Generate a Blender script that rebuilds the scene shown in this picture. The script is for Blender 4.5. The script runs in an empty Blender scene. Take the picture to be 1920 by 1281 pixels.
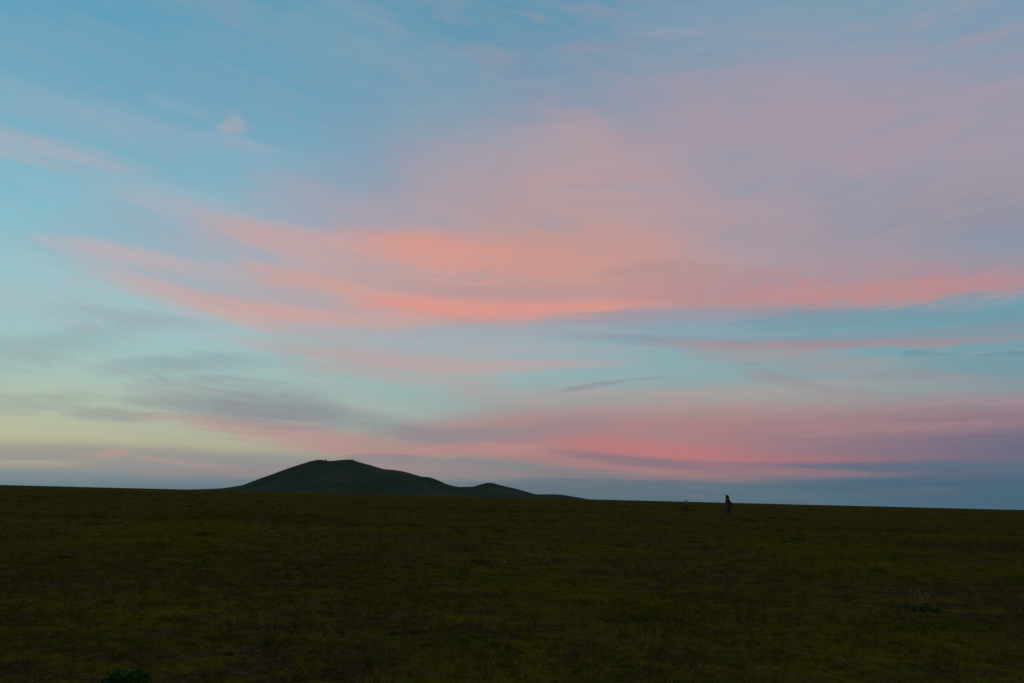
import bpy, bmesh, math, random
import numpy as np
from mathutils import Vector, Matrix, noise as mn

random.seed(7)
rng = np.random.default_rng(7)
sc = bpy.context.scene
COL = sc.collection
R = math.radians

# ------------------------------------------------------------------ camera
EYE = 1.15
PITCH, ROLL = 12.85, 1.40
cam = bpy.data.cameras.new("camera")
cam_ob = bpy.data.objects.new("camera", cam)
COL.objects.link(cam_ob)
sc.camera = cam_ob
cam.sensor_width = 36
cam.lens = 24
cam.clip_start = 0.05
cam.clip_end = 30000
CAM_ROT = Matrix.Rotation(R(90 + PITCH), 4, 'X') @ Matrix.Rotation(R(ROLL), 4, 'Z')
cam_ob.matrix_world = Matrix.Translation((0, 0, EYE)) @ CAM_ROT

sc.render.engine = 'CYCLES'
sc.cycles.use_adaptive_sampling = True
sc.cycles.adaptive_threshold = 0.012
sc.cycles.use_denoising = True
sc.cycles.denoiser = 'OPENIMAGEDENOISE'
sc.cycles.denoising_input_passes = 'RGB_ALBEDO_NORMAL'
sc.cycles.denoising_prefilter = 'ACCURATE'
sc.cycles.max_bounces = 4
sc.cycles.diffuse_bounces = 2
sc.cycles.transparent_max_bounces = 4
sc.cycles.volume_bounces = 0
sc.view_settings.view_transform = 'Standard'
sc.view_settings.look = 'None'
sc.view_settings.gamma = 1
sc.view_settings.use_curve_mapping = False
sc.view_settings.exposure = 0.0


def ray(px, py):
    """direction in the world of a point of the 1920x1281 photograph"""
    d = Vector(((px - 960) / 1280.0, -(py - 640.5) / 1280.0, -1.0))
    return (CAM_ROT.to_3x3() @ d).normalized()


def sky_at(px, py):
    """azimuth (rad, right of +Y) and tangent of the elevation"""
    d = ray(px, py)
    return math.atan2(d.x, d.y), d.z / math.hypot(d.x, d.y)


def lin(c):
    return tuple(((v / 255 + .055) / 1.055) ** 2.4 if v > 10.3 else v / 255 / 12.92 for v in c)


# ------------------------------------------------------------------ world
SUN_EL, SUN_AZ = -1.5, -62.0
world = bpy.data.worlds.new("World")
sc.world = world
world.use_nodes = True
world.cycles.sampling_method = 'MANUAL'
world.cycles.sample_map_resolution = 512
nt = world.node_tree
nt.nodes.clear()
L = nt.links


def N(kind, **kw):
    n = nt.nodes.new(kind)
    for k, v in kw.items():
        setattr(n, k, v)
    return n


def put(sock, v):
    if isinstance(v, bpy.types.NodeSocket):
        L.new(v, sock)
    else:
        sock.default_value = v


def M(op, a, b=None, c=None, clamp=False):
    n = N('ShaderNodeMath', operation=op)
    put(n.inputs[0], a)
    if b is not None:
        put(n.inputs[1], b)
    if c is not None:
        put(n.inputs[2], c)
    if clamp:
        return M('MINIMUM', M('MAXIMUM', n.outputs[0], 0.0), 1.0)
    return n.outputs[0]


def remap(v, a, b, c, d, smooth=True):
    if not smooth and not isinstance(a, bpy.types.NodeSocket) and not isinstance(d, bpy.types.NodeSocket):
        k = (d - c) / (b - a)
        r = M('MULTIPLY_ADD', v, k, c - a * k)
        return M('MINIMUM', M('MAXIMUM', r, min(c, d)), max(c, d))
    n = N('ShaderNodeMapRange', interpolation_type='SMOOTHSTEP', clamp=False)
    put(n.inputs['Value'], v)
    for k, s in zip(('From Min', 'From Max', 'To Min', 'To Max'), (a, b, c, d)):
        put(n.inputs[k], s)
    return n.outputs['Result']


def vec(x, y, z=0.0):
    n = N('ShaderNodeCombineXYZ')
    for s, v in zip(n.inputs, (x, y, z)):
        put(s, v)
    return n.outputs[0]


def noise_at(v, scale, detail=3.0, rough=0.55, dist=0.0):
    n = N('ShaderNodeTexNoise')
    n.inputs['Scale'].default_value = scale
    n.inputs['Detail'].default_value = detail
    n.inputs['Roughness'].default_value = rough
    n.inputs['Distortion'].default_value = dist
    put(n.inputs['Vector'], v)
    return n.outputs[0]


def mix(f, a, b):
    n = N('ShaderNodeMix', data_type='RGBA')
    put(n.inputs[0], f)
    put(n.inputs[6], a)
    put(n.inputs[7], b)
    return n.outputs[2]


tc = N('ShaderNodeTexCoord')
sep = N('ShaderNodeSeparateXYZ')
L.new(tc.outputs['Generated'], sep.inputs[0])
X, Y, Z = sep.outputs
RAD = M('MAXIMUM', M('SQRT', M('ADD', M('MULTIPLY', X, X), M('MULTIPLY', Y, Y))), 0.02)
T0 = M('MINIMUM', M('DIVIDE', M('MAXIMUM', Z, 0.0), RAD), 1.6)       # tangent of elevation
A0 = M('ARCTAN2', X, M('ABSOLUTE', Y))                                # azimuth; the sky behind mirrors the one in front
ARANGE = 1.0


def an_of(a):
    return a / (2 * ARANGE) + 0.5


# the sheet of cirrus lies in long curved streets: "flow" straightens them
fc = N('ShaderNodeFloatCurve')
pts = [(-0.9, .58), (-.62, .36), (-.45, .22), (-.30, .095), (-.15, .02), (0, .004), (.2, .022), (.4, .055), (.62, .095), (.9, .14)]
cv = fc.mapping.curves[0]
for i, (a, v) in enumerate(pts):
    p = (an_of(a), v)
    if i < 2:
        cv.points[i].location = p
    else:
        cv.points.new(*p)
fc.mapping.update()
AN0 = M('MULTIPLY_ADD', A0, 1 / (2 * ARANGE), 0.5)
L.new(AN0, fc.inputs['Value'])
BOWL = M('MULTIPLY', fc.outputs[0], remap(T0, 0.03, 0.50, 0.03, 0.80, False))
HIGH = M('MULTIPLY_ADD', A0, -0.18, 0.0)
fh = remap(M('MULTIPLY_ADD', A0, -0.10, T0), 0.36, 0.56, 0, 1)
BOWL = M('ADD', M('MULTIPLY', BOWL, M('SUBTRACT', 1.0, fh)), M('MULTIPLY', HIGH, fh))
TQ = M('SUBTRACT', T0, BOWL)
LV = M('LOGARITHM', M('MAXIMUM', M('ADD', TQ, 0.43), 0.05), 2.0)
LV0 = M('LOGARITHM', M('ADD', T0, 0.07), 2.0)
VQ = M('ADD', M('MULTIPLY', LV, 1.3), M('MULTIPLY', LV0, 0.55))
# the streets are not ruled lines: bend the lookups with two slow noises
w1 = noise_at(vec(M('MULTIPLY', A0, 3.2), M('MULTIPLY', VQ, 5.0), 2.2), 1.0, 4, .6)
w2 = noise_at(vec(M('MULTIPLY', A0, 9.0), M('MULTIPLY', VQ, 12.0), 11.4), 1.0, 4, .62)
VW = M('ADD', VQ, M('ADD', M('MULTIPLY', M('SUBTRACT', w1, .5), 0.20), M('MULTIPLY', M('SUBTRACT', w2, .5), 0.085)))
AW = M('ADD', A0, M('MULTIPLY', M('SUBTRACT', w2, .5), 0.10))
n_broad = noise_at(vec(M('MULTIPLY', AW, 1.5), M('MULTIPLY', VW, 4.0), 3.1), 1.0, 4, .55)
n_streak = noise_at(vec(M('MULTIPLY', AW, 5.0), M('MULTIPLY', VW, 15.0), 7.7), 1.0, 6, .62)
n_fine = noise_at(vec(M('MULTIPLY', AW, 20.0), M('MULTIPLY', VW, 42.0), 1.3), 1.0, 5, .62)
n_fila = noise_at(vec(M('MULTIPLY', AW, 11.0), M('MULTIPLY', VW, 70.0), 4.2), 1.0, 4, .6)
n_soft = noise_at(vec(M('MULTIPLY', AW, 6.0), M('MULTIPLY', VW, 9.0), 6.4), 1.0, 6, .6)
n_puff = noise_at(vec(M('MULTIPLY', AW, 26.0), M('MULTIPLY', T0, 55.0), 5.5), 1.0, 6, .62)
n_fall = noise_at(vec(M('ADD', M('MULTIPLY', A0, 46.0), M('MULTIPLY', w2, 3.0)), M('MULTIPLY', T0, 16.0), 9.1), 1.0, 4, .6)
FIELDS = {'broad': n_broad, 'streak': n_streak, 'fine': n_fine, 'fila': n_fila, 'soft': n_soft, 'puff': n_puff, 'fall': n_fall}
CENTRED = {k: remap(v, .28, .72, -1, 1, False) for k, v in FIELDS.items()}

# ragged edges: the lookups below are shifted a little by the streak noise, more so high up
amp = remap(T0, 0.0, 0.6, 0.15, 1.0, False)
shift = M('ADD', M('MULTIPLY', M('SUBTRACT', n_streak, .5), 0.036), M('MULTIPLY', M('SUBTRACT', n_fine, .5), 0.016))
T = M('ADD', T0, M('MULTIPLY', shift, amp))
A = M('ADD', A0, M('MULTIPLY', M('SUBTRACT', n_broad, .5), 0.10))
AN = M('MULTIPLY_ADD', A, 1 / (2 * ARANGE), 0.5, clamp=True)
cc = N('ShaderNodeCombineColor')
for q in range(3):
    L.new(AN, cc.inputs[q])
AN3 = cc.outputs[0]


def ramp(stops, fac):
    n = N('ShaderNodeValToRGB')
    e = n.color_ramp.elements
    n.color_ramp.interpolation = 'EASE' if False else 'LINEAR'
    stops = sorted(stops)
    e[0].position, e[0].color = stops[0][0], (*lin(stops[0][1]), 1)
    e[1].position, e[1].color = stops[-1][0], (*lin(stops[-1][1]), 1)
    for p, c in stops[1:-1]:
        q = e.new(p)
        q.color = (*lin(c), 1)
    L.new(fac, n.inputs[0])
    return n.outputs[0]


# clear air behind the clouds: colour by elevation for five azimuths
ZEN = (84, 136, 170)
CLEAR = {
    60: [(20, (89, 158, 186)), (200, (110, 170, 192)), (380, (128, 188, 202)), (500, (147, 196, 202)), (600, (156, 195, 195)),
         (700, (170, 195, 180)), (790, (182, 188, 158)), (845, (185, 178, 146)), (882, (132, 146, 146)), (911, (102, 130, 137))],
    480: [(20, (91, 154, 181)), (200, (108, 162, 186)), (380, (132, 178, 194)), (500, (147, 188, 198)), (600, (154, 190, 194)),
          (700, (160, 190, 184)), (790, (173, 182, 164)), (840, (175, 171, 146)), (880, (128, 142, 144)), (922, (96, 118, 128))],
    960: [(20, (93, 146, 173)), (200, (107, 148, 175)), (400, (130, 158, 180)), (610, (146, 175, 183)), (690, (146, 178, 180)),
          (780, (150, 166, 160)), (850, (146, 146, 140)), (890, (110, 120, 128)), (933, (93, 111, 121))],
    1440: [(20, (105, 150, 175)), (250, (131, 153, 175)), (450, (128, 152, 170)), (600, (122, 160, 170)), (680, (132, 167, 171)),
           (760, (142, 160, 155)), (830, (122, 133, 145)), (890, (84, 110, 125)), (944, (84, 109, 121))],
    1880: [(20, (118, 153, 178)), (250, (134, 150, 170)), (450, (118, 150, 168)), (575, (102, 156, 171)), (650, (114, 158, 167)),
           (740, (122, 150, 156)), (820, (96, 114, 135)), (880, (64, 98, 123)), (955, (68, 99, 117))],
}
Tn = M('DIVIDE', T, 1.3)
cols = []
for px, st in CLEAR.items():
    a = sky_at(px, 640)[0]
    stops = [(max(0, sky_at(px, py)[1]) / 1.3, c) for py, c in st] + [(0.98, ZEN)]
    cols.append((a, ramp(stops, Tn)))
color = cols[0][1]
for (a0, _), (a1, c1) in zip(cols, cols[1:]):
    color = mix(remap(A, a0, a1, 0, 1, False), color, c1)


LOW, THICK = 1.5, 1.12


def stroke(pts, rgb, low=0.5, n=None, k=0.5, core=0.22, n2=None, k2=0.4):
    """one bank of cloud: pts = (x, y, thickness upwards, opacity) as read from the photograph,
    turned into azimuth and elevation; low = thickness downwards as a share of the upward one;
    n, k = which noise thins it out and how strongly"""
    global color
    node = N('ShaderNodeRGBCurve')
    P = []
    for x, y, s, o in pts:
        a, t = sky_at(x, y)
        dt = (sky_at(x, y - 2)[1] - sky_at(x, y + 2)[1]) / 4
        P.append((an_of(a), t, s * dt * THICK, o))
    P.sort()
    for ci, idx in ((0, 1), (1, 2), (2, 3)):
        cv = node.mapping.curves[ci]
        for i, p in enumerate(P):
            if i < 2:
                cv.points[i].location = (p[0], p[idx])
            else:
                cv.points.new(p[0], p[idx])
        for q in cv.points:
            q.handle_type = 'AUTO_CLAMPED'
    node.mapping.extend = 'HORIZONTAL'
    node.mapping.update()
    L.new(AN3, node.inputs['Color'])
    s3 = N('ShaderNodeSeparateColor')
    L.new(node.outputs[0], s3.inputs[0])
    d = M('DIVIDE', M('SUBTRACT', T, s3.outputs[0]), M('MAXIMUM', s3.outputs[1], 0.001))
    m = M('MULTIPLY', remap(d, core, 1.0, 1, 0), remap(d, -low * LOW - .001, 0.05, 0, 1))
    # the noise eats into the soft edges (feathers) and thins the inside a little
    f = None
    for nm, kk in ((n, k), (n2, k2)):
        if nm:
            g = M('MULTIPLY', CENTRED[nm], kk)
            f = g if f is None else M('ADD', f, g)
    if f is not None:
        edge = M('MULTIPLY', m, M('SUBTRACT', 1.0, m))
        m = M('MULTIPLY_ADD', M('MULTIPLY', edge, f), 2.6, m, clamp=True)
        m = M('MULTIPLY', m, M('MULTIPLY_ADD', f, 0.36, 1.0))
    m = M('MULTIPLY', m, s3.outputs[2], clamp=True)
    color = mix(m, color, (*lin(rgb), 1))


# thin wisps that pale the blue everywhere
wis = M('MULTIPLY', remap(n_streak, .40, .75, 0, 1), M('MULTIPLY_ADD', n_soft, 1.2, -.1))
color = mix(M('MULTIPLY', wis, remap(T0, .18, .5, .12, .28)), color, (*lin((150, 166, 178)), 1))
color = mix(M('MULTIPLY', remap(n_broad, .45, .65, 0, 1), remap(T0, .35, .7, 0, .30)), color, (*lin((130, 162, 176)), 1))

# --- the high veil, mauve and grey to the right, salmon over the middle
stroke([(-60, 450, 60, .0), (60, 470, 90, .15), (250, 520, 190, .30), (430, 575, 280, .42), (600, 604, 420, .55), (900, 606, 560, .82),
        (1200, 590, 610, .92), (1500, 568, 640, .92), (1750, 547, 620, .90), (2000, 527, 600, .9)],
       (157, 152, 167), low=.05, n='broad', k=.16, core=.40, n2='soft', k2=.2)
stroke([(-40, 470, 60, 0), (100, 500, 60, .2), (260, 545, 100, .45), (430, 590, 170, .55), (600, 608, 210, .6), (760, 606, 200, .4), (900, 600, 150, 0)],
       (182, 172, 174), low=.14, n='streak', k=.55, core=.15, n2='fila', k2=.25)
stroke([(400, 570, 60, 0), (540, 596, 160, .30), (700, 604, 300, .62), (900, 604, 390, .80), (1100, 592, 420, .84), (1300, 578, 380, .58),
        (1500, 567, 260, .28), (1750, 550, 150, .12), (1900, 537, 100, .05)],
       (197, 153, 144), low=.05, n='broad', k=.2, core=.18, n2='soft', k2=.22)
stroke([(700, 330, 60, 0), (850, 310, 80, .3), (960, 290, 80, .4), (1060, 290, 90, .45), (1200, 340, 100, .4), (1400, 370, 100, .25), (1600, 390, 90, 0)],
       (184, 160, 162), low=1.0, n='soft', k=.7)
stroke([(1060, 300, 170, 0), (1250, 260, 190, .35), (1450, 240, 190, .55), (1650, 240, 180, .6), (1850, 260, 160, .4), (2000, 280, 150, .2)],
       (171, 149, 161), low=.7, n='broad', k=.3, n2='soft', k2=.45)
stroke([(1450, 430, 90, 0), (1700, 420, 110, .5), (1850, 410, 120, .6), (2000, 400, 120, .6)],
       (141, 140, 154), low=1.0, n='broad', k=.3, n2='soft', k2=.35)
stroke([(1250, 300, 40, 0), (1400, 320, 60, .4), (1560, 350, 60, .4), (1700, 390, 50, 0)],
       (144, 152, 168), low=1.0, n='soft', k=.6)
stroke([(1230, 420, 50, 0), (1400, 440, 60, .35), (1560, 470, 70, .35), (1800, 480, 60, 0)],
       (166, 146, 154), low=1.0, n='soft', k=.6)
stroke([(1700, 470, 40, 0), (1800, 470, 50, .3), (1880, 470, 50, .5), (1960, 470, 50, .5)], (132, 148, 164), low=1, n='puff', k=.6)
n_mott = noise_at(vec(M('MULTIPLY', AW, 8.0), M('MULTIPLY', TQ, 19.0), 14.2), 1.0, 6, .58)
mott = M('MULTIPLY', remap(n_mott, .46, .66, 0, 1), remap(T0, .26, .42, 0, 1))
color = mix(M('MULTIPLY', mott, remap(A, -.45, .15, .10, .30)), color, (*lin((172, 152, 160)), 1))
mott = M('MULTIPLY', remap(n_mott, .34, .50, 1, 0), remap(T0, .26, .42, 0, 1))
color = mix(M('MULTIPLY', mott, remap(A, -.45, .15, .14, .24)), color, (*lin((128, 154, 174)), 1))
# --- upper left streaks
stroke([(-60, 256, 50, .5), (0, 268, 40, .5), (110, 290, 34, .45), (230, 314, 26, .25), (330, 340, 20, 0)], (178, 172, 180), low=.8, n='streak', k=.4, n2='soft', k2=.3)
stroke([(-60, 165, 60, .35), (60, 195, 55, .4), (200, 235, 55, .45), (330, 265, 40, .35), (450, 285, 36, .2), (560, 310, 30, 0)], (150, 172, 188), low=1, n='streak', k=.6, n2='fila', k2=.3)
stroke([(-60, 330, 40, .2), (100, 350, 46, .25), (260, 370, 46, .3), (400, 390, 46, .2), (560, 420, 40, 0)], (150, 180, 194), low=1, n='streak', k=.7)
stroke([(150, 335, 26, 0), (270, 372, 40, .35), (390, 412, 50, .5), (500, 448, 50, .55), (600, 468, 46, .45), (720, 485, 40, 0)], (182, 172, 178), low=.8, n='streak', k=.5, n2='fila', k2=.3)
stroke([(430, 345, 40, 0), (560, 380, 60, .35), (700, 410, 60, .4), (850, 420, 60, .25), (960, 420, 50, 0)], (172, 164, 174), low=1, n='streak', k=.5, n2='soft', k2=.4)
stroke([(-60, 55, 60, .35), (100, 70, 60, .35), (300, 95, 60, .25), (500, 70, 60, .15), (640, 60, 60, 0)], (122, 164, 186), low=1, n='streak', k=.7)
stroke([(520, 60, 110, 0), (650, 90, 130, .4), (760, 130, 130, .4), (900, 190, 110, .3), (1000, 240, 90, 0)], (130, 162, 178), low=1, n='soft', k=.7, n2='streak', k2=.3)
stroke([(1150, 20, 80, 0), (1300, 40, 90, .35), (1500, 90, 90, .35), (1700, 130, 80, .2), (1900, 150, 70, 0)], (134, 156, 178), low=1, n='soft', k=.7)
stroke([(370, 240, 16, 0), (390, 236, 30, .24), (405, 233, 42, .52), (419, 232, 42, .52), (433, 234, 34, .22), (456, 240, 16, 0)], (184, 168, 176), low=.4, n='puff', k=.65, core=.2, n2='fine', k2=.3)
stroke([(400, 245, 12, 0), (440, 262, 16, .45), (475, 274, 14, .4), (510, 282, 10, 0)], (160, 170, 186), low=1, n='fine', k=.6)
stroke([(250, 172, 10, 0), (300, 186, 14, .4), (340, 200, 14, .3), (400, 214, 10, 0)], (148, 172, 188), low=1, n='fine', k=.7)
stroke([(-60, 560, 70, .35), (100, 570, 70, .35), (260, 590, 70, .35), (420, 620, 60, .3), (600, 640, 40, 0)], (174, 184, 186), low=.6, n='streak', k=.4, n2='soft', k2=.3)
# --- pink streets from the left into the bright band
stroke([(20, 434, 14, 0), (100, 452, 22, .4), (180, 466, 26, .55), (270, 486, 26, .6), (360, 502, 26, .45), (500, 522, 24, 0)], (198, 172, 172), low=.9, n='streak', k=.4, n2='fila', k2=.3)
stroke([(40, 486, 24, 0), (200, 522, 28, .3), (300, 548, 30, .55), (400, 572, 30, .72), (500, 590, 30, .82), (600, 600, 28, .72), (720, 604, 24, .5), (840, 604, 18, 0)],
       (208, 164, 156), low=.8, n='streak', k=.35, n2='fila', k2=.25)
stroke([(330, 410, 30, 0), (480, 440, 36, .5), (620, 468, 44, .65), (740, 484, 50, .7), (900, 500, 44, 0)], (204, 160, 152), low=1, n='streak', k=.45, n2='fila', k2=.25)
stroke([(580, 424, 24, 0), (700, 450, 30, .5), (800, 464, 44, .78), (890, 480, 52, .75), (1000, 492, 62, .5), (1120, 498, 70, .35), (1300, 500, 70, 0)], (220, 150, 132), low=1, n='streak', k=.3, n2='soft', k2=.2)
stroke([(430, 494, 20, 0), (540, 518, 26, .5), (640, 545, 28, .65), (720, 566, 28, .6), (820, 582, 24, 0)], (214, 160, 144), low=.9, n='streak', k=.35)
stroke([(920, 490, 50, 0), (1020, 482, 60, .45), (1150, 476, 70, .45), (1280, 480, 60, .25), (1400, 480, 50, 0)], (202, 148, 136), low=1, n='broad', k=.3, n2='soft', k2=.4)
# greyer folds inside the bright bank
stroke([(500, 540, 14, 0), (600, 556, 22, .5), (680, 574, 20, .3), (780, 590, 16, 0)], (164, 168, 176), low=1, n='streak', k=.5)
stroke([(800, 545, 20, 0), (950, 552, 20, .5), (1100, 548, 20, .55), (1220, 545, 22, .3), (1330, 540, 16, 0)], (184, 146, 144), low=.9, n='fine', k=.4)
stroke([(1120, 508, 20, 0), (1250, 504, 26, .5), (1380, 512, 26, .5), (1500, 520, 20, 0)], (172, 140, 142), low=1, n='soft', k=.4)
# the bright lower lip
stroke([(600, 572, 20, 0), (700, 569, 26, .5), (800, 578, 32, .85), (900, 586, 32, .88), (1000, 586, 28, .82), (1100, 582, 26, .7), (1200, 577, 26, .5), (1320, 570, 20, 0)],
       (226, 148, 133), low=.45, n='streak', k=.25, n2='fila', k2=.12)
stroke([(960, 608, 10, 0), (1100, 600, 14, .4), (1200, 594, 20, .6), (1300, 590, 18, .6), (1400, 586, 16, .5), (1600, 580, 12, 0)], (146, 148, 162), low=.9, n='fine', k=.5)
# fringe of falling ice to the right
stroke([(1150, 568, 60, 0), (1290, 564, 80, .55), (1400, 566, 84, .62), (1520, 565, 86, .62), (1600, 560, 86, .62), (1700, 552, 84, .58), (1800, 543, 80, .54), (1920, 532, 74, .55), (2050, 519, 60, .5)],
       (188, 134, 134), low=.22, n='fall', k=.42, core=.0, n2='fine', k2=.3)
stroke([(1400, 556, 24, 0), (1540, 556, 30, .42), (1660, 550, 30, .42), (1760, 542, 28, .4), (1860, 532, 24, .3), (2000, 520, 18, .1)], (200, 134, 129), low=.9, n='fall', k=.6, n2='fine', k2=.4)
stroke([(1380, 600, 20, 0), (1500, 596, 26, .5), (1650, 592, 26, .55), (1800, 596, 26, .5), (1960, 600, 26, .45)], (112, 146, 160), low=1, n='streak', k=.6, n2='fila', k2=.4)
# --- thin line under the gap
stroke([(1000, 626, 10, 0), (1150, 634, 14, .45), (1300, 641, 18, .6), (1500, 645, 22, .6), (1700, 640, 28, .6), (1850, 630, 34, .6), (2000, 618, 34, .6)], (136, 144, 156), low=.6, n='streak', k=.4, n2='fila', k2=.3)
stroke([(1200, 641, 8, 0), (1330, 645, 10, .4), (1450, 648, 12, .55), (1600, 648, 12, .62), (1720, 645, 11, .58), (1820, 641, 9, .4), (1950, 632, 9, .2)], (178, 132, 138), low=.8, n='fine', k=.35)
stroke([(1280, 655, 16, 0), (1400, 668, 28, .6), (1520, 676, 32, .6), (1660, 690, 26, .3), (1800, 700, 20, 0)], (158, 150, 152), low=1, n='streak', k=.5, n2='fila', k2=.3)
stroke([(1670, 668, 6, 0), (1730, 665, 7, .42), (1780, 666, 5, .15), (1850, 665, 7, .45), (1910, 664, 7, .42), (1990, 664, 8, .3)], (98, 134, 148), low=.8, n='puff', k=1.6)
stroke([(1640, 684, 14, 0), (1760, 682, 20, .3), (1960, 688, 20, .4)], (112, 144, 154), low=1, n='streak', k=.5)
# --- thin pink lines in the middle
stroke([(400, 632, 14, 0), (540, 656, 24, .5), (650, 670, 30, .75), (760, 681, 28, .8), (880, 687, 20, .85), (1000, 686, 14, .8), (1100, 684, 12, .55), (1240, 680, 8, 0)], (190, 160, 155), low=.6, n='streak', k=.55, n2='fila', k2=.4)
stroke([(460, 620, 30, 0), (700, 640, 40, .62), (900, 652, 40, .6), (1060, 662, 34, .42), (1240, 668, 20, 0)], (174, 168, 170), low=1, n='streak', k=.8, n2='fila', k2=.4)
stroke([(520, 686, 14, 0), (620, 694, 20, .6), (800, 706, 20, .55), (980, 716, 14, 0)], (174, 166, 160), low=1, n='streak', k=.6, n2='fila', k2=.4)
stroke([(820, 715, 18, 0), (900, 735, 26, .4), (980, 755, 26, .4), (1100, 768, 18, 0)], (178, 156, 150), low=1, n='fine', k=.7, n2='puff', k2=.7)
stroke([(940, 735, 22, 0), (1080, 745, 32, .55), (1200, 752, 40, .65), (1320, 750, 44, .62), (1480, 742, 44, .5), (1700, 740, 40, .3), (1960, 745, 30, .2)], (172, 156, 152), low=1, n='streak', k=.6, n2='fila', k2=.4)
stroke([(1370, 698, 10, 0), (1440, 706, 12, .7), (1560, 729, 13, .65), (1700, 746, 10, 0)], (150, 146, 150), low=1, n='fine', k=.6)
stroke([(1560, 700, 10, 0), (1740, 706, 11, .55), (1850, 711, 11, .5), (1960, 716, 8, .1)], (150, 144, 150), low=1, n='fine', k=.6)
stroke([(1020, 738, 6, 0), (1065, 729, 6, .42), (1110, 723, 7, .5), (1158, 716, 8, .55), (1172, 713, 5, .2), (1215, 708, 5, .35), (1270, 706, 4, 0)], (142, 140, 146), low=.7, n='puff', k=1.3, n2='fine', k2=.5)
stroke([(1370, 686, 3, 0), (1395, 683, 6, .4), (1416, 684, 3, 0)], (124, 140, 148), low=.9, n='puff', k=.6)
# --- grey wisps on the left
stroke([(-40, 664, 44, .40), (60, 654, 44, .42), (150, 640, 38, .36), (240, 626, 30, .22), (360, 604, 18, 0)], (134, 158, 162), low=1, n='fine', k=.7, n2='streak', k2=.5)
stroke([(40, 584, 14, 0), (150, 584, 20, .25), (260, 600, 22, .38), (330, 606, 18, .3), (450, 616, 12, 0)], (144, 160, 166), low=.9, n='fine', k=.8, n2='fila', k2=.5)
stroke([(150, 692, 14, 0), (250, 686, 22, .42), (350, 684, 24, .52), (440, 680, 22, .38), (600, 674, 14, 0)], (132, 154, 158), low=1, n='fine', k=.7, n2='fila', k2=.4)
stroke([(-40, 758, 30, .45), (60, 756, 30, .48), (130, 748, 26, .36), (200, 742, 16, 0)], (150, 156, 148), low=.8, n='fine', k=.9, n2='fila', k2=.4)
stroke([(110, 770, 10, 0), (200, 774, 15, .6), (245, 780, 14, .65), (310, 780, 10, 0)], (146, 152, 146), low=.9, n='puff', k=1)
stroke([(200, 734, 20, 0), (340, 724, 26, .45), (440, 722, 28, .5), (560, 732, 24, .3), (700, 745, 14, 0)], (142, 154, 154), low=.9, n='fine', k=.8, n2='fila', k2=.5)
# --- the grey cloud above the hill with its pink underside
stroke([(200, 776, 12, 0), (330, 788, 22, .5), (450, 804, 34, .8), (560, 822, 44, .9), (640, 838, 40, .85), (720, 866, 46, .8), (800, 872, 40, .5), (920, 874, 24, 0)], (182, 146, 140), low=.5, n='streak', k=.45, n2='puff', k2=.3)
stroke([(170, 750, 14, 0), (280, 758, 26, .5), (380, 768, 42, .66), (480, 776, 54, .82), (580, 782, 52, .78), (660, 788, 34, .5), (740, 796, 24, .35), (840, 804, 14, 0)], (133, 136, 143), low=.45, n='fine', k=.35, n2='streak', k2=.25)
# --- low pink bank on the right
stroke([(580, 850, 26, 0), (740, 848, 60, .45), (900, 852, 92, .72), (1050, 866, 118, .85), (1200, 884, 140, .92), (1350, 888, 146, .92), (1500, 882, 142, .9), (1700, 878, 144, .88), (1900, 872, 148, .85), (2050, 864, 142, .85)],
       (172, 125, 126), low=.10, n='streak', k=.28, core=.5, n2='fila', k2=.15)
stroke([(1000, 842, 30, 0), (1100, 842, 34, .5), (1230, 856, 40, .65), (1380, 864, 34, .6), (1550, 865, 20, .5), (1700, 866, 12, .55), (1830, 864, 9, .35), (1960, 860, 8, 0)], (194, 116, 116), low=.35, n='fine', k=.35, n2='fila', k2=.25)
stroke([(1300, 852, 80, 0), (1500, 854, 84, .32), (1700, 860, 104, .62), (1850, 868, 128, .82), (2000, 870, 140, .95)], (102, 104, 127), low=.3, n='streak', k=.35, core=.2)
stroke([(1420, 806, 10, 0), (1600, 802, 15, .6), (1780, 800, 13, .45), (1960, 796, 8, .1)], (166, 130, 134), low=1, n='fine', k=.4)
stroke([(1660, 746, 8, 0), (1800, 747, 12, .5), (1960, 752, 16, .6)], (160, 138, 150), low=1, n='fine', k=.4)
stroke([(600, 796, 14, 0), (730, 810, 20, .45), (820, 820, 22, .62), (920, 817, 22, .5), (1020, 806, 22, .4), (1180, 790, 16, 0)], (132, 132, 140), low=.8, n='fine', k=.6, n2='fila', k2=.4)
stroke([(740, 848, 10, 0), (840, 840, 13, .55), (950, 840, 13, .55), (1080, 848, 10, 0)], (192, 138, 130), low=.9, n='puff', k=.7)
# --- blue band and the strip under it
stroke([(1020, 848, 8, 0), (1150, 862, 12, .28), (1300, 873, 13, .42), (1480, 878, 15, .62), (1650, 880, 22, .9), (1800, 882, 26, .9), (2000, 884, 34, .9)], (86, 106, 127), low=.5, n='fall', k=.2, n2='fine', k2=.4)
stroke([(1000, 842, 8, 0), (1110, 856, 14, .5), (1240, 871, 16, .6), (1350, 884, 15, .55), (1450, 892, 12, .3), (1540, 896, 10, 0)], (130, 114, 126), low=.6, n='fine', k=.5, n2='streak', k2=.3)
stroke([(980, 858, 10, 0), (1090, 870, 11, .35), (1200, 884, 10, .32), (1320, 897, 9, .22), (1450, 906, 7, 0)], (164, 126, 128), low=.5, n='fine', k=.5, n2='fila', k2=.3)
stroke([(1500, 925, 26, 0), (1640, 924, 34, .5), (1780, 924, 40, .75), (2000, 926, 44, .85)], (67, 99, 118), low=.9, n='streak', k=.3)
stroke([(1270, 870, 8, 0), (1350, 875, 9, .5), (1480, 882, 9, .5), (1600, 887, 8, .25), (1700, 890, 6, 0)], (158, 114, 124), low=.5, n='fine', k=.4, n2='fila', k2=.3)
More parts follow.
